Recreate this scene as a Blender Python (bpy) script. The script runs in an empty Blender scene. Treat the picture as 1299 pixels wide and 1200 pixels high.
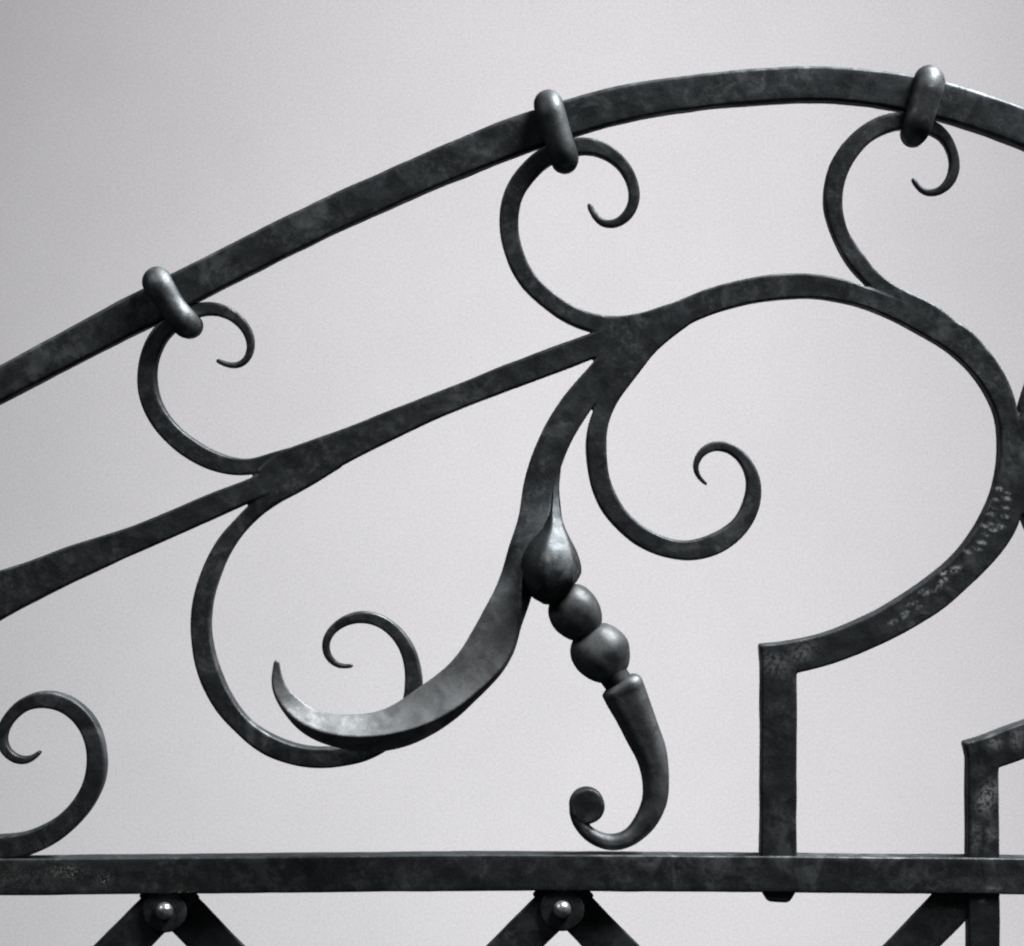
import bpy, bmesh, math
import numpy as np
from mathutils import Vector

# ------------------------------------------------------------------ camera, world, lights, exposure
scene = bpy.context.scene
S = 0.0006                       # metres per millimetre-grid unit of the ironwork drawing
Z0 = 1.50                        # height of the drawing's centre above ground
CX, CY = 650.0, 600.0
DIST = 2.4

cam_d = bpy.data.cameras.new("camera")
cam = bpy.data.objects.new("camera", cam_d)
scene.collection.objects.link(cam)
cam.location = (-0.5 * S, -DIST, Z0)
cam.rotation_euler = (math.pi / 2, 0, 0)
cam_d.sensor_width = 36.0
cam_d.lens = 36.0 * DIST / (1299 * S)
cam_d.clip_start = 0.05
cam_d.clip_end = 100.0
scene.camera = cam

world = bpy.data.worlds.new("World")
scene.world = world
world.use_nodes = True
bg = world.node_tree.nodes["Background"]
bg.inputs[0].default_value = (0.92, 0.97, 1.0, 1)
bg.inputs[1].default_value = 0.022


def area(name, loc, target, sx, sy, power, col=(1, 1, 1), spread=180):
    d = bpy.data.lights.new(name, 'AREA')
    d.shape = 'RECTANGLE'
    d.size, d.size_y = sx, sy
    d.energy = power
    d.color = col
    d.spread = math.radians(spread)
    o = bpy.data.objects.new(name, d)
    scene.collection.objects.link(o)
    o.location = loc
    o.rotation_euler = (Vector(target) - Vector(loc)).to_track_quat('-Z', 'Y').to_euler()
    return o


# soft overhead light, a little to the right and in front of the ironwork
area("overhead_softbox", (1.40, 0.02, Z0 + 2.30), (0.05, -0.01, Z0), 2.5, 0.9, 112, (0.985, 0.992, 1.0), 76)
# weak lamp in front, high on the left
area("front_lamp", (-1.70, -1.00, Z0 + 1.60), (0.0, 0.0, Z0 - 0.1), 0.5, 0.5, 3.2, (0.985, 0.992, 1.0), 90)
# the two lamps that light the paper behind, one below and one above the frame
area("backdrop_lamp", (0.58, 0.60, Z0 - 2.05), (0.46, 2.6, Z0 + 0.40), 0.5, 0.5, 15.9, (1.0, 0.980, 1.0), 110)
area("backdrop_lamp", (0.24, 1.00, Z0 + 1.65), (0.04, 2.6, Z0 - 0.15), 0.5, 0.5, 14.2, (1.0, 0.980, 1.0), 120)

scene.view_settings.view_transform = 'Standard'
scene.view_settings.look = 'None'
scene.view_settings.exposure = 0.0
scene.view_settings.gamma = 1.0
scene.view_settings.use_curve_mapping = False
scene.cycles.filter_width = 2.1
scene.cycles.max_bounces = 6
scene.cycles.use_denoising = True

# ------------------------------------------------------------------ materials


def iron_material():
    m = bpy.data.materials.new("forged_iron")
    m.use_nodes = True
    nt = m.node_tree
    N, L = nt.nodes, nt.links
    bsdf = N["Principled BSDF"]
    tc = N.new("ShaderNodeTexCoord")

    def noise(scale, detail=4, rough=0.6, dist=0.0):
        n = N.new("ShaderNodeTexNoise")
        n.inputs["Scale"].default_value = scale
        n.inputs["Detail"].default_value = detail
        n.inputs["Roughness"].default_value = rough
        n.inputs["Distortion"].default_value = dist
        L.new(tc.outputs["Object"], n.inputs["Vector"])
        return n.outputs["Fac"]

    def ramp(src, p0, p1, c0, c1):
        r = N.new("ShaderNodeMapRange")
        r.interpolation_type = 'SMOOTHSTEP'
        r.inputs[1].default_value = p0
        r.inputs[2].default_value = p1
        r.inputs[3].default_value = c0
        r.inputs[4].default_value = c1
        L.new(src, r.inputs[0])
        return r.outputs[0]

    def math_(op, a, b):
        n = N.new("ShaderNodeMath")
        n.operation = op
        for i, v in enumerate((a, b)):
            if isinstance(v, (int, float)):
                n.inputs[i].default_value = v
            else:
                L.new(v, n.inputs[i])
        return n.outputs[0]

    def mix(f, a, b):
        n = N.new("ShaderNodeMix")
        n.data_type = 'RGBA'
        L.new(f, n.inputs[0])
        for k, v in ((6, a), (7, b)):
            if isinstance(v, tuple):
                n.inputs[k].default_value = v
            else:
                L.new(v, n.inputs[k])
        return n.outputs[2]

    def attr(name):
        a = N.new("ShaderNodeAttribute")
        a.attribute_name = name
        return a.outputs["Fac"]

    broad = ramp(noise(9, 3, 0.55, 0.8), 0.42, 0.60, 0.05, 1)             # where the scale has worn thin
    patch = math_('MULTIPLY', ramp(noise(34, 6, 0.62, 1.2), 0.48, 0.62, 0, 1), broad)
    mott = math_('MULTIPLY', ramp(noise(150, 5, 0.75, 0.4), 0.46, 0.66, 0, 1), ramp(noise(17, 3, 0.6, 0.5), 0.42, 0.60, 0.15, 1))
    grain = noise(900, 2, 0.6)
    col = mix(patch, (0.040, 0.045, 0.048, 1), (0.112, 0.121, 0.126, 1))
    col = mix(math_('MULTIPLY', mott, 0.3), col, (0.26, 0.272, 0.278, 1))
    col = mix(math_('MULTIPLY', ramp(noise(1500, 2, 0.7), 0.45, 0.75, 0, 1), 0.35), col, (0.22, 0.228, 0.232, 1))   # fine scale grain
    col = mix(math_('MULTIPLY', attr("rub_light"), ramp(noise(45, 5, 0.65, 0.6), 0.30, 0.62, 0.45, 1)), col, (0.42, 0.43, 0.435, 1))   # rubbed parts, with light on upturned iron put into the colour
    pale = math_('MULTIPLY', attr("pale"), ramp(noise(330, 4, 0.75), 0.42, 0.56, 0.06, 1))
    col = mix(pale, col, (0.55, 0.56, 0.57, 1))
    specks = math_('MULTIPLY', attr("chips"), ramp(noise(1150, 2, 0.75), 0.57, 0.63, 0, 1))
    col = mix(specks, col, (0.62, 0.58, 0.52, 1))
    L.new(col, bsdf.inputs["Base Color"])
    rough = math_('ADD', ramp(noise(60, 4, 0.6), 0.3, 0.7, 0.47, 0.60),
                  math_('MULTIPLY', math_('SUBTRACT', grain, 0.5), 0.12))
    rough = math_('ADD', rough, math_('MULTIPLY', attr("rub_light"), 0.28))
    L.new(rough, bsdf.inputs["Roughness"])
    met = math_('SUBTRACT', 0.82, math_('MULTIPLY', math_('ADD', pale, specks), 0.55))
    L.new(met, bsdf.inputs["Metallic"])
    bsdf.inputs["Specular Tint"].default_value = (0.22, 0.23, 0.24, 1)   # scaled iron stays dark at a glance
    bsdf.inputs["Specular IOR Level"].default_value = 0.25
    b1 = N.new("ShaderNodeBump")
    b1.inputs["Strength"].default_value = 0.35
    b1.inputs["Distance"].default_value = 0.0012
    L.new(noise(95, 4, 0.55), b1.inputs["Height"])
    b2 = N.new("ShaderNodeBump")
    b2.inputs["Strength"].default_value = 0.22
    b2.inputs["Distance"].default_value = 0.0003
    L.new(noise(650, 3, 0.6), b2.inputs["Height"])
    vo = N.new("ShaderNodeTexVoronoi")
    vo.feature = 'SMOOTH_F1'
    vo.inputs["Scale"].default_value = 58
    vo.inputs["Smoothness"].default_value = 0.25
    L.new(tc.outputs["Object"], vo.inputs["Vector"])
    b3 = N.new("ShaderNodeBump")
    b3.inputs["Strength"].default_value = 0.48
    b3.inputs["Distance"].default_value = 0.0016
    L.new(vo.outputs["Distance"], b3.inputs["Height"])
    L.new(b3.outputs[0], b1.inputs["Normal"])
    L.new(b1.outputs[0], b2.inputs["Normal"])
    L.new(b2.outputs[0], bsdf.inputs["Normal"])
    return m


def paper_material():
    m = bpy.data.materials.new("backdrop_paper")
    m.use_nodes = True
    nt = m.node_tree
    N, L = nt.nodes, nt.links
    bsdf = N["Principled BSDF"]
    bsdf.inputs["Roughness"].default_value = 0.95
    bsdf.inputs["Specular IOR Level"].default_value = 0.1
    tc = N.new("ShaderNodeTexCoord")
    out = []
    for sc, d in ((270, 3), (3.0, 3)):
        n = N.new("ShaderNodeTexNoise")
        n.inputs["Scale"].default_value = sc
        n.inputs["Detail"].default_value = d
        n.inputs["Roughness"].default_value = 0.7
        L.new(tc.outputs["Object"], n.inputs["Vector"])
        out.append(n.outputs["Fac"])
    mx = N.new("ShaderNodeMix")
    mx.data_type = 'RGBA'
    mx.inputs[6].default_value = (0.53, 0.527, 0.537, 1)
    mx.inputs[7].default_value = (1.0, 0.996, 1.0, 1)
    av = N.new("ShaderNodeMath")
    av.operation = 'MULTIPLY_ADD'
    av.inputs[1].default_value = 0.8
    L.new(out[0], av.inputs[0])
    sm = N.new("ShaderNodeMath")
    sm.operation = 'MULTIPLY'
    sm.inputs[1].default_value = 0.2
    L.new(out[1], sm.inputs[0])
    L.new(sm.outputs[0], av.inputs[2])
    L.new(av.outputs[0], mx.inputs[0])
    L.new(mx.outputs[2], bsdf.inputs["Base Color"])
    return m


def steel_material():
    m = bpy.data.materials.new("rubbed_steel")
    m.use_nodes = True
    N, L = m.node_tree.nodes, m.node_tree.links
    bsdf = N["Principled BSDF"]
    bsdf.inputs["Metallic"].default_value = 0.9
    tc = N.new("ShaderNodeTexCoord")
    n = N.new("ShaderNodeTexNoise")
    n.inputs["Scale"].default_value = 420
    n.inputs["Detail"].default_value = 4
    L.new(tc.outputs["Object"], n.inputs["Vector"])
    r = N.new("ShaderNodeMapRange")
    r.inputs[3].default_value = 0.22
    r.inputs[4].default_value = 0.48
    L.new(n.outputs["Fac"], r.inputs[0])
    L.new(r.outputs[0], bsdf.inputs["Roughness"])
    cr = N.new("ShaderNodeValToRGB")
    cr.color_ramp.elements[0].position, cr.color_ramp.elements[1].position = 0.35, 0.65
    cr.color_ramp.elements[0].color = (0.34, 0.35, 0.36, 1)
    cr.color_ramp.elements[1].color = (0.70, 0.70, 0.71, 1)
    L.new(n.outputs["Fac"], cr.inputs[0])
    L.new(cr.outputs[0], bsdf.inputs["Base Color"])
    return m


STEEL = steel_material()
IRON = iron_material()
PAPER = paper_material()

# ------------------------------------------------------------------ helpers
rng = np.random.default_rng(7)
_W = []
for k in range(26):
    lam = 30 * (4.5 ** rng.random())          # wavelength in drawing units
    v = rng.normal(size=3)
    v /= np.linalg.norm(v)
    _W.append((v * 2 * math.pi / lam, rng.random() * 6.28, lam / 50.0))


def hammer(P):
    """uneven hand-forged surface, about -1..1"""
    out = np.zeros(len(P))
    for k, ph, a in _W:
        out += a * np.sin(P @ k + ph)
    return out / 4.2


BASE = np.array((0.0, 0.0, Z0 - 0.60))       # the gate's own base point


def to_world(P):
    """drawing units (x, depth, y-down) -> metres relative to the gate's base"""
    P = np.asarray(P, float)
    out = np.empty_like(P)
    out[:, 0] = (P[:, 0] - CX) * S
    out[:, 1] = P[:, 1] * S
    out[:, 2] = (CY - P[:, 2]) * S + Z0 - BASE[2]
    return out


def spline(pts, step=3.0):
    """centripetal Catmull-Rom through rows of (x, depth, y, ...extras)"""
    P = np.asarray(pts, float)
    P = np.vstack([2 * P[0] - P[1], P, 2 * P[-1] - P[-2]])
    P[0, 3:], P[-1, 3:] = P[1, 3:], P[-2, 3:]
    out = []
    for i in range(1, len(P) - 2):
        p0, p1, p2, p3 = P[i - 1:i + 3]
        d = [max(np.linalg.norm(b[:3] - a[:3]), 1e-3) ** 0.5 for a, b in ((p0, p1), (p1, p2), (p2, p3))]
        t0, t1, t2, t3 = 0, d[0], d[0] + d[1], d[0] + d[1] + d[2]
        n = max(2, int(np.linalg.norm(p2[:3] - p1[:3]) / step))
        for t in np.linspace(t1, t2, n, endpoint=False):
            a1 = (t1 - t) / (t1 - t0) * p0 + (t - t0) / (t1 - t0) * p1
            a2 = (t2 - t) / (t2 - t1) * p1 + (t - t1) / (t2 - t1) * p2
            a3 = (t3 - t) / (t3 - t2) * p2 + (t - t2) / (t3 - t2) * p3
            b1 = (t2 - t) / (t2 - t0) * a1 + (t - t0) / (t2 - t0) * a2
            b2 = (t3 - t) / (t3 - t1) * a2 + (t - t1) / (t3 - t1) * a3
            out.append((t2 - t) / (t2 - t1) * b1 + (t - t1) / (t2 - t1) * b2)
    out.append(P[-2])
    return np.array(out)


def ring2d(hw, hd, r, side=3, corner=4):
    """rounded rectangle, closed, in (across, depth)"""
    r = min(r, hw * 0.98, hd * 0.98)
    pts = []
    cs = [(hw - r, hd - r, 0), (-hw + r, hd - r, 90), (-hw + r, -hd + r, 180), (hw - r, -hd + r, 270)]
    for i, (cx, cy, a0) in enumerate(cs):
        for k in range(corner + 1):
            a = math.radians(a0 + 90 * k / corner)
            pts.append((cx + r * math.cos(a), cy + r * math.sin(a)))
        nx, ny, na = cs[(i + 1) % 4]
        e = pts[-1]
        a = math.radians(na)
        s = (nx + r * math.cos(a), ny + r * math.sin(a))
        for k in range(1, side + 1):
            f = k / (side + 1)
            pts.append((e[0] + (s[0] - e[0]) * f, e[1] + (s[1] - e[1]) * f))
    return np.array(pts)


def sweep(C, bevel=3.0, side=3, corner=4, cap=3.0, rough=0.0, round_section=False, facets=0, turn=0.0):
    """C rows: x, depth, y, width, thickness, roll(deg) -> verts (drawing units), faces"""
    n = len(C)
    T = np.gradient(C[:, :3], axis=0)
    T /= np.linalg.norm(T, axis=1)[:, None]
    rings = []

    def make(i, shrink=0.0, push=0.0):
        c = C[i]
        t = T[i]
        side_v = np.cross((0, 1, 0), t)
        sn = np.linalg.norm(side_v)
        side_v = side_v / sn if sn > 1e-3 else np.array((1.0, 0, 0))
        up = np.cross(t, side_v)
        a = math.radians(c[5])
        s2 = side_v * math.cos(a) + up * math.sin(a)
        u2 = -side_v * math.sin(a) + up * math.cos(a)
        hw, hd = max(c[3] / 2 - shrink, 0.4), max(c[4] / 2 - shrink, 0.4)
        if round_section:
            k = 4 * (corner + 1 + side)
            an = np.linspace(0, 2 * math.pi, k, endpoint=False)
            m = np.ones(k)
            if facets:
                f = math.pi / facets
                ph = np.mod(an + turn, 2 * f) - f
                m = 0.25 + 0.75 * np.cos(f) / np.cos(ph) * 1.06
            q = np.stack([hw * m * np.cos(an), hd * m * np.sin(an)], 1)
        else:
            q = ring2d(hw, hd, min(bevel, 0.42 * min(c[3], c[4])), side, corner)
        return c[:3] + t * push + q[:, :1] * s2 + q[:, 1:] * u2

    cp = lambda i: min(cap, C[i, 3] * 0.35, C[i, 4] * 0.35)
    rings.append(make(0, cp(0), 0.0))
    rings.append(make(0, cp(0) * 0.3, cp(0) * 0.3))
    for i in range(1, n - 1):
        rings.append(make(i))
    rings.append(make(n - 1, cp(n - 1) * 0.3, -cp(n - 1) * 0.3))
    rings.append(make(n - 1, cp(n - 1), 0.0))
    k = len(rings[0])
    V = np.vstack(rings)
    F = []
    for i in range(len(rings) - 1):
        for j in range(k):
            j2 = (j + 1) % k
            F.append((i * k + j, i * k + j2, (i + 1) * k + j2, (i + 1) * k + j))
    F.append(tuple(range(k))[::-1])
    m = (len(rings) - 1) * k
    F.append(tuple(m + j for j in range(k)))
    return V, F


def shade_smooth(me, angle=50):
    me.polygons.foreach_set("use_smooth", [True] * len(me.polygons))
    try:
        me.set_sharp_from_angle(angle=math.radians(angle))
    except Exception:
        pass


PALE, CHIPS = [], []             # (x, y, radius, amount) on the drawing, front-side wear and a painted edge highlight


def add_wear_glint(me, Vd):
    for name, spots in (("pale", PALE), ("chips", CHIPS)):
        val = np.zeros(len(Vd))
        for s in spots:
            x, y, rx, amt = s[:4]
            ry = s[4] if len(s) > 4 else rx
            an = math.radians(s[5]) if len(s) > 5 else 0.0
            dx, dy = Vd[:, 0] - x, Vd[:, 2] - y
            u = (dx * math.cos(an) + dy * math.sin(an)) / rx
            w = (-dx * math.sin(an) + dy * math.cos(an)) / ry
            d = np.sqrt(u * u + w * w)
            val = np.maximum(val, amt * np.clip(1.35 - d, 0, 1) ** 1.2)
        a = me.attributes.new(name, 'FLOAT', 'POINT')
        a.data.foreach_set("value", val.astype(np.float32))


def mesh_obj(name, V, F, parent, rough=0.0, smooth=50, mat=IRON, label=None, fix=True, rub_light=0.0):
    V = np.asarray(V, float)
    me = bpy.data.meshes.new(name)
    me.from_pydata(to_world(V).tolist(), [], F)
    if fix:
        bm = bmesh.new()
        bm.from_mesh(me)
        bmesh.ops.recalc_face_normals(bm, faces=bm.faces)
        bm.to_mesh(me)
        bm.free()
    me.update()
    if rough:
        nr = np.empty(len(V) * 3, np.float32)
        me.vertex_normals.foreach_get("vector", nr)
        co = to_world(V) + nr.reshape(-1, 3) * (hammer(V) * rough * S)[:, None]
        me.vertices.foreach_set("co", co.ravel())
        me.update()
    shade_smooth(me, smooth)
    add_wear_glint(me, V)
    a = me.attributes.new("rub_light", 'FLOAT', 'POINT')
    a.data.foreach_set("value", np.broadcast_to(np.asarray(rub_light(V) if callable(rub_light) else rub_light, np.float32), len(V)).copy())
    me.materials.append(mat)
    o = bpy.data.objects.new(name, me)
    scene.collection.objects.link(o)
    o.parent = parent
    if label:
        o["label"] = label
    return o


def relax(C, reach=5):
    """iron flows: even out the sampled line and its width, ends kept"""
    k = np.exp(-0.5 * (np.arange(-2 * reach, 2 * reach + 1) / reach) ** 2)
    k /= k.sum()
    out = C.copy()
    for c in range(C.shape[1]):
        f = np.r_[2 * C[0, c] - C[2 * reach:0:-1, c], C[:, c], 2 * C[-1, c] - C[-2:-2 * reach - 2:-1, c]]
        s1 = np.convolve(f, k, 'valid')
        d = C[:, c] - s1
        f = np.r_[-d[2 * reach:0:-1], d, -d[-2:-2 * reach - 2:-1]]
        out[:, c] = s1 + np.convolve(f, k, 'valid')
    out[:, 3:5] = np.maximum(out[:, 3:5], 3.0)
    return out


def bar(pts, depth=40.0, dc=None, front=0.0, step=3.0, taper=True):
    """rows (x, y, width[, roll[, depth centre[, thickness]]]) -> sampled centreline rows"""
    rows = []
    for p in pts:
        x, y, w = p[:3]
        roll = p[3] if len(p) > 3 else 0.0
        th = p[5] if len(p) > 5 else (min(depth, w * 1.35 + 5) if taper else depth)
        c = p[4] if len(p) > 4 else front + depth / 2
        rows.append((x, c, y, w, th, roll))
    return relax(spline(rows, step))


# ------------------------------------------------------------------ setting
bm = bmesh.new()
Wd, Hh, yb = 2.6, 1.9, 2.6
prof = [(yb, Z0 + 2.2), (yb, Z0 + 1.0), (yb, Z0), (yb, Z0 - 1.2)]
vs = [[bm.verts.new((x, y, z)) for (y, z) in prof] for x in np.linspace(-Wd, Wd, 9)]
for i in range(8):
    for j in range(len(prof) - 1):
        bm.faces.new((vs[i][j], vs[i][j + 1], vs[i + 1][j + 1], vs[i + 1][j]))
bmesh.ops.recalc_face_normals(bm, faces=bm.faces)
bmesh.ops.solidify(bm, geom=bm.faces[:], thickness=0.004)
me = bpy.data.meshes.new("backdrop")
bm.to_mesh(me)
bm.free()
me.materials.append(PAPER)
backdrop = bpy.data.objects.new("backdrop", me)
scene.collection.objects.link(backdrop)
backdrop["kind"] = "structure"
backdrop["label"] = "plain pale grey backdrop behind the ironwork"

# ------------------------------------------------------------------ the ironwork
gate = bpy.data.objects.new("wrought_iron_gate", None)
scene.collection.objects.link(gate)
gate.location = BASE
gate["label"] = "black wrought iron gate crest with arched rail, scrolls, leaf and riveted lattice"
gate["category"] = "gate"

# wear seen on the iron: pitted pale marks on the loop, rubbed patches; plus a painted leaf-edge highlight
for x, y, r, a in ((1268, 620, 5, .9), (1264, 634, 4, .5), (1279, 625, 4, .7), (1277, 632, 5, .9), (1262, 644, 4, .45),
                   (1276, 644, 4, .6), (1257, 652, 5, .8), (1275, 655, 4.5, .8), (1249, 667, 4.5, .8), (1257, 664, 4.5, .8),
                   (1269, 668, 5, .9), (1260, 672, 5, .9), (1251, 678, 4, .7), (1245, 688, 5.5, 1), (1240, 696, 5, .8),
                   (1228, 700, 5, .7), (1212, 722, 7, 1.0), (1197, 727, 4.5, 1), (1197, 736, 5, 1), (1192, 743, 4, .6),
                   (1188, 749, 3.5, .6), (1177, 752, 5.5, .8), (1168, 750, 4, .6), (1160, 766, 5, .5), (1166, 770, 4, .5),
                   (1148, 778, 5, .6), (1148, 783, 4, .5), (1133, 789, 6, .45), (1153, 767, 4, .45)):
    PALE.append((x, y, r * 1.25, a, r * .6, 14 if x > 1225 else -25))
PALE += [(661, 770, 2.4, .7, 32, 0), (983, 842, 22, .34, 15, 20), (1014, 828, 26, .30, 13, -15), (1000, 925, 10, .08), (985, 1040, 22, .08),  # first entry: highlight painted along the leaf's ridge
         (1252, 1012, 14, .55, 26, 20), (1238, 1060, 8, .30, 22, 0), (1258, 1127, 10, .55, 4.5, -5), (1246, 1142, 5, .35),
         (1262, 942, 10, .4), (1258, 1056, 9, .35, 14), (1290, 938, 9, .4, 14)]
CHIPS += [(85, 1106, 30, .9, 11), (133, 1115, 16, .8, 9), (20, 1112, 60, .42, 22), (232, 1131, 17, 1.0, 6)]

# the arched rail ----------------------------------------------------------
rail = bar([(-140, 555, 42), (-60, 516, 42), (0, 486, 42), (100, 434, 44), (200, 382, 46.5), (300, 330.5, 46), (400, 281, 46),
            (475, 247, 46), (561, 209, 46), (680, 162, 46.5), (800, 129, 45), (900, 114, 44), (1000, 106, 44), (1050, 105.5, 44.5),
            (1100, 109.5, 45), (1150, 116.5, 46), (1200, 128, 46.5), (1250, 143.5, 47), (1299, 160.5, 48), (1380, 198, 48), (1450, 242, 48)],
           depth=42, taper=False)
mesh_obj("arched_rail", *sweep(rail, bevel=4.6, side=5, corner=6), gate, rough=0.35)

# crossbar -----------------------------------------------------------------
cb = bar([(-150, 1113.5, 46), (0, 1112.5, 46), (123, 1111.5, 46), (400, 1109, 46), (600, 1107, 46), (900, 1108.3, 46),
          (1299, 1111.5, 46), (1450, 1112.5, 46)], depth=44, front=-4, taper=False)
mesh_obj("crossbar", *sweep(cb, bevel=2.2, side=7), gate, rough=0.16)

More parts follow.
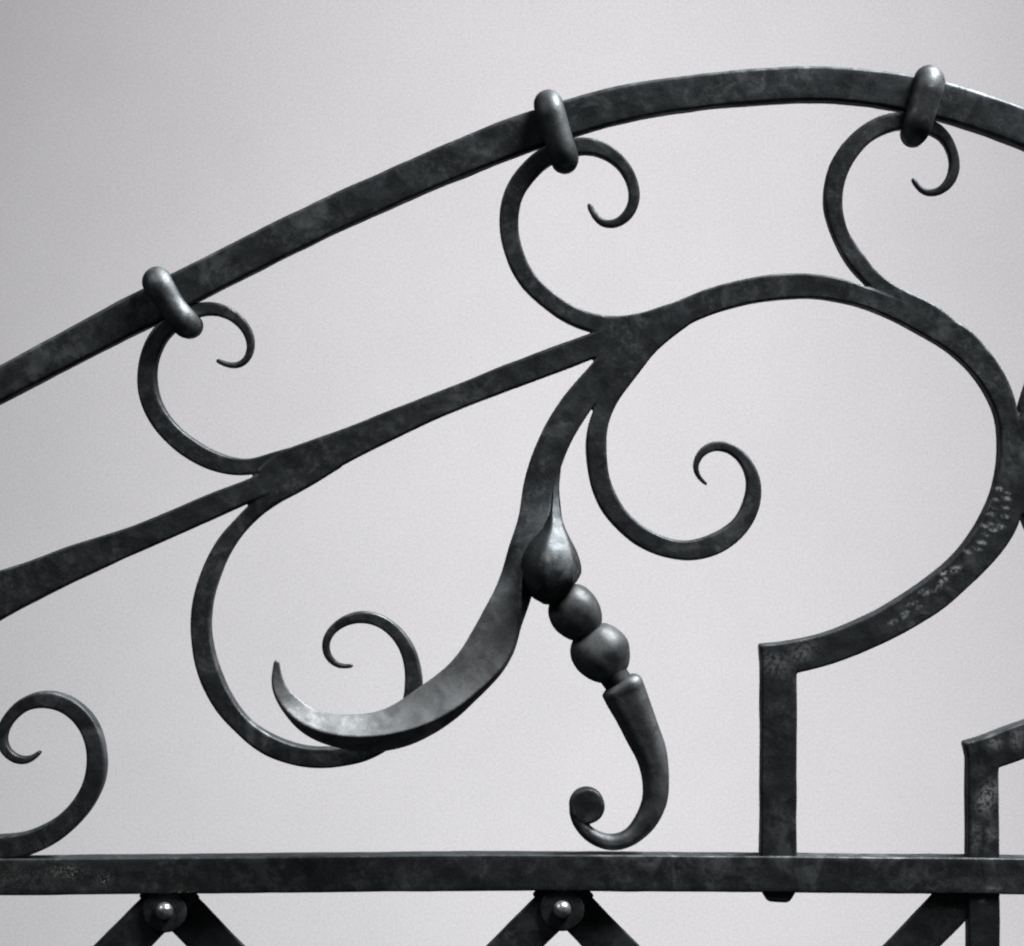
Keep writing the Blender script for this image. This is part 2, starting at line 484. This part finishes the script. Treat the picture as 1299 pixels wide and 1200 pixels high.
# forged, welded tree of bars: each bar is one part, merged where it is welded
TREES = {
    "main": [
        ("stem", None, bar([(-140, 815, 86), (-50, 775, 70), (0, 753.4, 57), (52.3, 731.8, 47.5), (104.7, 709.3, 42.5), (157, 689.5, 35),
                           (209.4, 668, 32), (261.7, 644.8, 31.5), (319.3, 620.3, 29), (375, 596, 32), (430, 571, 30)], 40)),
        ("stem", None, bar([(330, 610, 26), (360, 597, 48), (392.3, 584.6, 48), (444.7, 561.7, 40.5), (497, 538.2, 35.5),
                           (549.4, 515.5, 32), (601.7, 495, 31), (630, 483.9, 31.5), (680, 465.5, 32), (713.3, 453, 32),
                           (752.9, 438, 31.5), (800, 421, 34)], 40)),
        ("scroll", 1, bar([(435, 564, 20), (398, 573, 25), (352, 583, 22.5), (318, 591.5, 21), (292.5, 591.4, 23.1), (277, 587.4, 24.4),
                           (259.9, 580.7, 24.2), (236.8, 566.9, 25.3), (223, 555.6, 24.7), (208.8, 541.4, 24.6), (199.2, 527.6, 23.6),
                           (190.8, 512.5, 23.1), (186.4, 494.9, 23.9), (184.7, 474.4, 23.2), (187, 456.8, 23.3), (192, 442.5, 22.5),
                           (199.1, 427.6, 21.4), (207.6, 417.3, 21.3), (236, 398, 18), (248.9, 392.2, 17.8), (259.6, 390.9, 16.6),
                           (269.5, 391.3, 16.1), (283.4, 394.1, 15.7), (295.9, 401.3, 13.8), (306.9, 412.3, 12.7), (314.4, 423.7, 11.5),
                           (317.4, 434.7, 10.1), (316.3, 444.7, 9.3), (311.9, 454.3, 8.4), (304.8, 461.4, 7.4), (296.2, 464.8, 7.5),
                           (287.9, 464.9, 7.8), (279.5, 461.7, 6.4), (273.1, 456.3, 4.8)], 37)),
        ("scroll", 1, bar([(425, 578, 32), (390, 599, 34), (362, 617, 29), (342, 631, 24), (326, 644.5, 20.5), (311.4, 658.4, 19.5),
                           (299.6, 671.6, 20.3), (287.5, 686.2, 21.7), (279.4, 700, 22.3), (270.6, 717.6, 22.4), (263.2, 736.9, 23.7),
                           (258.4, 754.5, 23.6), (254.9, 775, 24.7), (253.4, 792.6, 24.9), (254.8, 811.6, 25.1), (260, 840.6, 26.9),
                           (268.2, 863.8, 27), (279.3, 886.5, 25.5), (294.8, 908.7, 23.8), (312.2, 926.4, 22.6), (331.5, 940.9, 24.6),
                           (353.2, 952, 25.9), (376.5, 959.2, 25.8), (399.2, 962.5, 26.3), (420.4, 961.9, 25.7), (448, 957.5, 25.5),
                           (478, 946, 25), (506, 923, 24), (521, 895, 22), (524.1, 869.4, 21.6), (523, 850.1, 20.1), (518, 829.8, 18.1),
                           (509.4, 813.7, 17.2), (498.3, 800.3, 16.5), (485, 790.5, 16.5), (472.1, 785.3, 15.4), (459.2, 783.8, 15.2),
                           (444.9, 785.6, 13.7), (431.6, 791.6, 12.3), (420.5, 802, 11.2), (413.5, 811.9, 10.2), (411.5, 821.5, 10),
                           (414.3, 832.6, 9.4), (421, 841.3, 8.3), (430.2, 847.8, 6.8), (438.8, 849.4, 5.6), (447, 845.5, 4.6)], 37)),
        ("loop_bar", None, bar([(765, 440, 36), (795, 428, 42), (822, 416, 42), (848, 404, 36), (874.8, 392.8, 32.7), (895.7, 383.8, 33.3),
                           (917.2, 376.8, 32.2), (950.8, 368.7, 31.7), (984.7, 363.8, 32.3), (1018.1, 362.3, 30.9), (1051.2, 364.9, 29.5),
                           (1072.7, 369.3, 28.2), (1101.1, 377.2, 25.7), (1118, 384, 26), (1140.5, 393, 27), (1164, 404, 30),
                           (1190, 416.5, 33), (1214.8, 429.1, 37.9), (1230.4, 443.7, 36), (1244.5, 458.5, 33.9), (1255.7, 473.2, 32.9),
                           (1264.6, 488.4, 31.1), (1271.8, 504, 28.1), (1276.6, 518.1, 26.9), (1279.4, 529.1, 25.9), (1283, 555, 28),
                           (1285, 590, 33), (1279.6, 632.4, 42.7), (1268.1, 664.1, 45.2), (1246.5, 697.2, 43.1), (1214.8, 731, 40.7),
                           (1189.1, 752.3, 42.7), (1157.4, 773.5, 42.1), (1122.3, 793.5, 39.2), (1088.5, 809.3, 39.9),
                           (1052.1, 822.8, 39.1), (1015.6, 832.2, 41.1), (988, 837, 41), (965.5, 839, 42)], 40, taper=False)),
        ("scroll", 4, bar([(850, 402, 30), (815, 411, 30), (782, 413.5, 26), (754, 409.5, 23), (725.8, 399.6, 22.1), (704.5, 386.1, 22.9),
                           (684.5, 370.4, 22.1), (668.2, 353.2, 23.2), (656.9, 332.3, 23.2), (650, 311.8, 23.5), (645.6, 286.1, 24.9),
                           (646.6, 267.2, 25.1), (650.6, 248.4, 23.8), (658.8, 232.1, 24.7), (675.7, 211.7, 23.5), (692.1, 197.5, 23.7),
                           (718, 188.5, 22.5), (731.6, 184.3, 20.7), (749.8, 184.8, 20.1), (764.9, 189.1, 18.7), (777.5, 196, 17.2),
                           (792.4, 210.7, 15.2), (801.9, 228.3, 13.7), (805.1, 245.9, 13.3), (801.6, 263.7, 12.5), (791.1, 276.6, 11.7),
                           (781.2, 282.3, 9.8), (771.8, 283.9, 9), (760.3, 279.1, 8.1), (750.7, 267.8, 7.2), (747.2, 257.4, 5.6)], 37)),
        ("scroll", 4, bar([(900, 383, 24), (872.7, 396, 28), (855.6, 408, 29), (838.3, 420.8, 30), (820, 437, 30), (806, 457, 28),
                           (796, 471, 26), (785, 487.5, 23.5), (773, 505, 22.8), (763.9, 523.9, 24.1), (758.6, 541.7, 23.7),
                           (756.6, 563.2, 24.5), (757.6, 584.1, 25.5), (761.8, 611.3, 25.8), (768.6, 630.1, 25.9), (778.5, 646.9, 24.9),
                           (792.6, 663.6, 23.6), (809.4, 677.8, 24.3), (827.7, 688.2, 25.1), (846.5, 695.3, 25.1), (867.5, 698.7, 24.7),
                           (887.9, 696.8, 26.3), (907.7, 690.3, 26), (926.6, 679.1, 24.6), (941.8, 665.2, 21.4), (950.7, 649, 21.6),
                           (955.6, 632.8, 19.7), (957.4, 617.6, 18.2), (954.1, 601.4, 16.4), (947, 586.7, 13.8), (935, 573.4, 12.7),
                           (922.9, 567.2, 12.8), (911.9, 565.5, 12.9), (899.9, 568.1, 12.6), (891.2, 573.9, 10.9), (885.1, 583.6, 8.5),
                           (882.5, 594.6, 6.8), (885.2, 604.7, 7.4), (891.8, 611.5, 6.7), (898.1, 615, 4.3)], 37)),
        ("scroll", 4, bar([(1226, 434, 18), (1206, 417, 24), (1185, 401, 26), (1158, 386, 25), (1132, 372.5, 23), (1114, 358, 21.5),
                           (1100.2, 345.7, 20.5), (1088.9, 330.6, 22.5), (1078.8, 316.8, 21.4), (1069.4, 300.5, 20.2),
                           (1062.5, 281.7, 20.9), (1058.4, 262.8, 21.5), (1058.1, 245.9, 22), (1060.4, 230.2, 22.9), (1065.9, 212, 24.1),
                           (1075.1, 195.6, 23.6), (1088.3, 179.3, 23.7), (1104, 165.5, 22.9), (1119.7, 158, 22.6), (1134.7, 153.6, 21.6),
                           (1152.9, 152.3, 18.4), (1165, 156, 17.5), (1183.7, 160.5, 18.1), (1195, 166.8, 15.1), (1204.4, 179.3, 12.8),
                           (1211.3, 194.4, 12.3), (1213.1, 208.2, 12.2), (1210.7, 221.4, 11.9), (1203.2, 233.9, 11.2),
                           (1193.1, 241.5, 10.2), (1182.5, 244.6, 7.9), (1171.8, 241.5, 7.3), (1163.6, 232.7, 6.3), (1159.6, 224.5, 5.3)], 37)),
        ("leaf", None, bar([(818, 412, 34, 0, 20, 38), (785, 448, 36, 0, 20, 40), (759.2, 479.2, 36, 0, 20, 40),
                           (739.4, 502.6, 37.5, 0, 20, 40), (724.2, 522.9, 38.5, 0, 19, 40), (711.3, 544.2, 38.5, 0, 18, 38),
                           (701.4, 564, 39, 0, 17, 38), (693.5, 585.9, 40, 0, 16, 36), (686.9, 603.9, 40, -2, 15, 36),
                           (682.9, 623.2, 39.6, -3, 14, 36), (680.5, 648.3, 40, -5, 9, 36), (676.6, 671, 41, -10, 0, 35),
                           (668.6, 700, 40, -26, -10, 33), (658.3, 727.9, 38, -44, -15, 28), (648, 759.9, 42, -20, -18, 30),
                           (637.8, 782, 47.5, -11, -20, 31), (624.1, 816.2, 57.5, -9, -24, 31), (604.7, 844.3, 55.5, -13, -28, 31),
                           (586.5, 863.6, 53, -17, -30, 31), (544.8, 897.2, 54, -32, -34, 31), (492, 923.4, 44, -46, -36, 33),
                           (430.1, 924, 34, -40, -36, 28), (392.5, 911, 28, -34, -36, 21), (369.5, 888.6, 24, -20, -37, 13),
                           (357.1, 871, 19, -12, -38, 10), (354.2, 854.5, 14.5, -8, -40, 9), (354.1, 834, 8, -4, -42, 8)], 40)),
        ("upright", None, bar([(988.5, 832, 45), (988.5, 860, 45), (988.5, 960, 45.5), (988, 1090, 46), (988, 1132, 46), (988, 1138, 45), (987, 1145, 27)], 39, front=0, taper=False)),
        ("loop_bar", None, bar([(1450, 300, 34), (1380, 370, 34), (1345, 430, 34), (1321, 488, 32), (1308, 530, 30), (1303, 565, 30),
                           (1305, 620, 32), (1335, 690, 36), (1400, 760, 38)], 40)),
    ],
    "side": [
        ("loop_bar", None, bar([(1228, 963, 42), (1244, 959.5, 42), (1264, 953, 43), (1299, 940, 44), (1350, 921, 43), (1420, 885, 43), (1480, 840, 43)], 40, taper=False)),
        ("upright", None, bar([(1248, 956, 39.5), (1248, 1000, 39.5), (1248.5, 1110, 40), (1249, 1200, 40), (1249, 1420, 40)], 39, front=0, taper=False)),
    ],
    "floor": [
        ("scroll", None, bar([(-140, 1058, 32), (-60, 1073, 30), (-15, 1075.5, 28), (22.1, 1073.7, 29.3), (38.7, 1069.7, 28.4),
                           (55.3, 1061.6, 28), (73.8, 1051.6, 26.6), (90.9, 1036, 25.4), (103.5, 1020.9, 24.6), (113, 1004.4, 24.3),
                           (118.9, 988.3, 23.9), (121, 972.2, 23.3), (120.4, 954.6, 22.5), (116.7, 937.1, 22.1), (109, 920.2, 22.5),
                           (99.5, 908.4, 22.7), (87.9, 898.7, 21.2), (75.4, 892, 21.3), (61.8, 888.8, 20.9), (47.2, 889.1, 20.4),
                           (35.2, 892.3, 18.9), (22.9, 899.1, 16.2), (10.1, 911.9, 15.3), (2.5, 924.5, 15.1), (-0.7, 935, 12.6),
                           (-0.7, 944.6, 12.8), (2.5, 951.6, 12.8), (10.6, 959.9, 13), (20.6, 965.7, 10.3), (33.7, 966.2, 9.4),
                           (42.2, 962.2, 7.2), (49.3, 954.3, 4)], 37)),
    ],
}


# leaf paler towards its tip, tail a little: rubbing plus painted-in light from above
RUB_LIGHT = {"leaf": lambda V: 0.36 * np.clip((V[:, 2] - 700) / 170, 0, 1), "tail": 0.14}


def build_tree(parts, root=gate, bevel=2.2):
    V, F, off = [], [], 0
    for name, par, C, *rnd in parts:
        v, f = sweep(C, bevel=bevel, side=1, corner=3 if bevel < 5 else 6, round_section=bool(rnd))
        V.append(v)
        F += [tuple(i + off for i in q) for q in f]
        off += len(v)
    V = np.vstack(V)
    me = bpy.data.meshes.new("tmp")
    me.from_pydata(V.tolist(), [], F)
    bm = bmesh.new()
    bm.from_mesh(me)
    bmesh.ops.recalc_face_normals(bm, faces=bm.faces)
    bm.to_mesh(me)
    bm.free()
    o = bpy.data.objects.new("tmp", me)
    scene.collection.objects.link(o)
    r = o.modifiers.new("r", 'REMESH')
    r.mode = 'VOXEL'
    r.voxel_size = 1.35
    r.adaptivity = 0.0
    s = o.modifiers.new("s", 'SMOOTH')
    s.factor = 0.5
    s.iterations = 2
    dg = bpy.context.evaluated_depsgraph_get()
    ev = o.evaluated_get(dg)
    m2 = bpy.data.meshes.new_from_object(ev)
    n = len(m2.vertices)
    co = np.empty(n * 3, np.float32)
    m2.vertices.foreach_get("co", co)
    co = co.reshape(-1, 3).astype(float)
    nr = np.empty(n * 3, np.float32)
    m2.vertex_normals.foreach_get("vector", nr)
    nr = nr.reshape(-1, 3)
    co2 = co + nr * (hammer(co) * 0.22)[:, None]
    nf = len(m2.polygons)
    lt = np.empty(nf, np.int32)
    m2.polygons.foreach_get("loop_total", lt)
    li = np.empty(len(m2.loops), np.int32)
    m2.loops.foreach_get("vertex_index", li)
    assert (lt == 4).all()
    Q = li.reshape(-1, 4)
    cen = co[Q].mean(1)
    best = np.full(nf, 1e9)
    own = np.zeros(nf, np.int32)
    for pi, (name, par, C, *_) in enumerate(parts):
        D = np.full(nf, 1e9)
        lo, hi = C[:, :3].min(0) - 60, C[:, :3].max(0) + 60
        sel = np.where(((cen > lo) & (cen < hi)).all(1))[0]
        for a in range(0, len(sel), 20000):
            q = sel[a:a + 20000]
            Cs = C[::2]
            d = np.linalg.norm(cen[q][:, None, :] - Cs[None, :, :3], axis=2) - Cs[None, :, 3] * 0.5
            D[q] = d.min(1)
        if par is None:
            D -= 2.0
        own[D < best] = pi
        best = np.minimum(best, D)
    bpy.data.objects.remove(o)
    objs = []
    # ties normals across the welds: keep the whole body's vertex normals
    for pi, (name, par, C, *_) in enumerate(parts):
        q = Q[own == pi]
        if len(q) == 0:
            objs.append(None)
            continue
        idx, inv = np.unique(q, return_inverse=True)
        ob = mesh_obj(name, co2[idx], inv.reshape(-1, 4).tolist(), objs[par] if par is not None else root, smooth=180, fix=False, rub_light=RUB_LIGHT.get(name, 0.0))
        objs.append(ob)
    return objs


# ------------------------------------------------------------------ build
main = build_tree(TREES["main"])
side = build_tree(TREES["side"])
floor = build_tree(TREES["floor"])


# collars: a round rod wrapped about rail and scroll ------------------------
def collar(top, bot, r, pinch=0.85, rr=(1.0, 1.0)):
    a = np.array((bot[0] - top[0], 0, bot[1] - top[1]), float)
    Ln = np.linalg.norm(a)
    a /= Ln
    c = np.array(((top[0] + bot[0]) / 2, 0, (top[1] + bot[1]) / 2))
    yf, ybk, cr = -r * 0.45, 42 + r * 0.35, r * 0.9
    h = Ln / 2
    path = []
    cs = [(h - cr, yf + cr, -90, 0), (h - cr, ybk - cr, 0, 90), (-h + cr, ybk - cr, 90, 180), (-h + cr, yf + cr, 180, 270)]
    # parameter: (along axis, depth)
    for i, (u, w, a0, a1) in enumerate(cs):
        for k in range(9):
            an = math.radians(a0 + (a1 - a0) * k / 8)
            path.append((u + cr * math.cos(an), w + cr * math.sin(an)))
        nu, nw, na, _ = cs[(i + 1) % 4]
        e = path[-1]
        sxy = (nu + cr * math.cos(math.radians(na)), nw + cr * math.sin(math.radians(na)))
        m = 12
        for k in range(1, m):
            f = k / m
            path.append((e[0] + (sxy[0] - e[0]) * f, e[1] + (sxy[1] - e[1]) * f))
    P = np.array(path)
    P3 = c + P[:, :1] * a + P[:, 1:] * np.array((0, 1, 0))
    n = len(P3)
    T = np.roll(P3, -1, 0) - np.roll(P3, 1, 0)
    T /= np.linalg.norm(T, axis=1)[:, None]
    b = np.array((-a[2], 0, a[0]))
    V, F, k = [], [], 28
    for i in range(n):
        frac = P[i, 0] / h
        mixf = min(1.0, max(0.0, 0.5 + 0.5 * frac))
        rad = r * (pinch + (1 - pinch) * min(1, abs(frac) ** 1.6)) * (rr[0] * (1 - mixf) + rr[1] * mixf)
        nn = np.cross(T[i], b)
        for j in range(k):
            an = 2 * math.pi * j / k
            V.append(P3[i] + b * rad * math.cos(an) + nn * rad * math.sin(an))
    for i in range(n):
        i2 = (i + 1) % n
        for j in range(k):
            j2 = (j + 1) % k
            F.append((i * k + j, i * k + j2, i2 * k + j2, i2 * k + j))
    return mesh_obj("collar", V, F, gate, rough=0.6, smooth=180, rub_light=0.05)


collar((198, 357), (237, 412), 17.6, 0.97, (1.06, 0.94))
collar((695, 132), (716.5, 202), 18.0, 0.95, (1.04, 0.96))
collar((1179, 100), (1162, 167), 17.8, 0.96, (1.05, 0.95))

# hanging finial: bulb, two beads, curled tail ------------------------------
bulb = spline([(706, 16, 575, 14, 28, 0), (704.5, 12, 600, 15, 28, 0), (703.5, 8, 625, 16, 28, 0), (703, 0, 650, 18, 28, 0), (702.5, -15, 668, 25, 30, 0), (701, -19, 683, 42, 44, 0),
               (699.5, -21, 697, 60, 62, 0), (698.5, -22, 709, 72, 73, 0), (698, -22, 720, 77, 77, 0), (698, -21, 730, 76, 76, 0), (698.5, -19, 738, 69, 70, 0),
               (700, -17, 745, 56, 57, 0), (702, -14, 751, 42, 43, 0), (705, -11, 758, 32, 32, 0)], 2.5)
fin = mesh_obj("finial", *sweep(bulb, bevel=99, side=3, corner=10, round_section=True, facets=6, turn=0.78), gate, rough=0.9, smooth=40,
               label="turned iron finial with bulb, two beads and curled tail")


def bead(c, r, axis, el=1.0):
    ax = np.array((axis[0], 0, axis[1]), float)
    ax /= np.linalg.norm(ax)
    rows = []
    for t in np.linspace(-1, 1, 33):
        an = t * math.pi / 2 * 0.985
        rows.append((c[0] + ax[0] * r * el * math.sin(an), c[1], c[2] + ax[2] * r * el * math.sin(an), 2 * r * math.cos(an), 2 * r * math.cos(an), 0))
    return mesh_obj("bead", *sweep(np.array(rows), bevel=99, side=1, corner=8, cap=0.1, round_section=True), fin, rough=2.0, smooth=180, rub_light=0.20)


bead((729.5, 2, 777), 33.2, (0.5, 0.86), 1.0)
bead((762.5, 8, 832), 33.6, (0.5, 0.86), 1.12)
core = spline([(722, 1, 764, 30, 30, 0), (745, 5, 803, 36, 36, 0), (772, 10, 848, 38, 38, 0), (780, 12, 860, 37, 37, 0), (786, 13, 869, 36, 36, 0)], 3)
mesh_obj("core", *sweep(core, side=1, corner=6, round_section=True), fin, rough=0.4, smooth=60)
tail = spline([(785, 14, 865, 40, 38, 0), (788.5, 14, 871, 53, 48, 0), (793, 15, 881, 54, 48, 0), (803, 16, 902, 50, 46, 0), (815, 17, 930, 45.5, 42, 0), (827, 18, 960, 40, 40, 0),
               (832.5, 18, 993, 35, 38, 0), (830, 18, 1020, 31, 36, 0), (817, 18, 1047, 27, 34, 0), (797, 18, 1065, 21, 34, 0), (774, 18, 1070, 19.5, 34, 0),
               (750, 18, 1061, 18, 34, 0), (735, 18, 1044, 18.5, 34, 0), (731.5, 18, 1030, 19, 34, 0), (733, 18, 1020, 17, 34, 0)], 2.0)
curl = spline([(745, y, 1023.5, 46, 46, 0) for y in (0.5, 12, 24, 36)], 3)
build_tree([("tail", None, tail), ("rolled_end", None, curl, True)], fin, bevel=16)


def disc(name, c, r, y0, y1, bev, parent, rough=0.5, k=40):
    """short round plug with its axis towards the viewer, rounded front rim"""
    prof = [(0.25 * r, y0), (0.7 * r, y0)] + [(r - bev + bev * math.sin(t), y0 + bev - bev * math.cos(t)) for t in np.linspace(0, math.pi / 2, 6)] + [(r, y1)]
    V, F = [], []
    for q, d in prof:
        for j in range(k):
            an = 2 * math.pi * j / k
            V.append((c[0] + q * math.cos(an), d, c[1] + q * math.sin(an)))
    for i in range(len(prof) - 1):
        for j in range(k):
            j2 = (j + 1) % k
            F.append((i * k + j, i * k + j2, (i + 1) * k + j2, (i + 1) * k + j))
    F.append(tuple(range(k)))
    F.append(tuple((len(prof) - 1) * k + j for j in range(k)))
    return mesh_obj(name, V, F, parent, rough=rough, smooth=50)



# lattice below the crossbar ------------------------------------------------


def lattice_bar(p, u, l0, l1, y0, w=53, th=11):
    u = np.array(u, float)
    u /= np.linalg.norm(u)
    rows = [(p[0] + u[0] * l, y0 + th / 2, p[1] + u[1] * l, w, th, 0) for l in np.linspace(l0, l1, 5)]
    return mesh_obj("lattice_bar", *sweep(spline(rows, 5), bevel=2.0, side=4), gate, rough=0.4)


for cx, cy in ((213, 1142.5), (714.5, 1140.5)):
    lattice_bar((cx, cy), (-.705, .71), -30, 420, 5)
    lattice_bar((cx, cy), (.69, .72), -30, 420, 17)
    wsh = disc("washer", (cx - 4.5 if cx < 400 else cx - 1.5, cy + 13), 28.5, 0.5, 8, 2.5, gate, rough=0.3)
    r, k = 11.5, 24
    rx, ry = (cx - 4.5 if cx < 400 else cx - 1.5), cy + 13
    V, F = [], []
    ts = np.linspace(0.06, math.pi / 2, 9)
    for t in ts:
        for j in range(k):
            an = 2 * math.pi * j / k
            V.append((rx + r * math.sin(t) * math.cos(an), -0.5 - r * 0.95 * math.cos(t), ry + r * math.sin(t) * math.sin(an)))
    for i in range(len(ts) - 1):
        for j in range(k):
            j2 = (j + 1) % k
            F.append((i * k + j, i * k + j2, (i + 1) * k + j2, (i + 1) * k + j))
    F.append(tuple(range(k)))
    F.append(tuple((len(ts) - 1) * k + j for j in range(k)))
    mesh_obj("rivet", V, F, wsh, smooth=60, mat=STEEL)
lattice_bar((1214, 1143), (-.69, .72), -30, 420, 5)
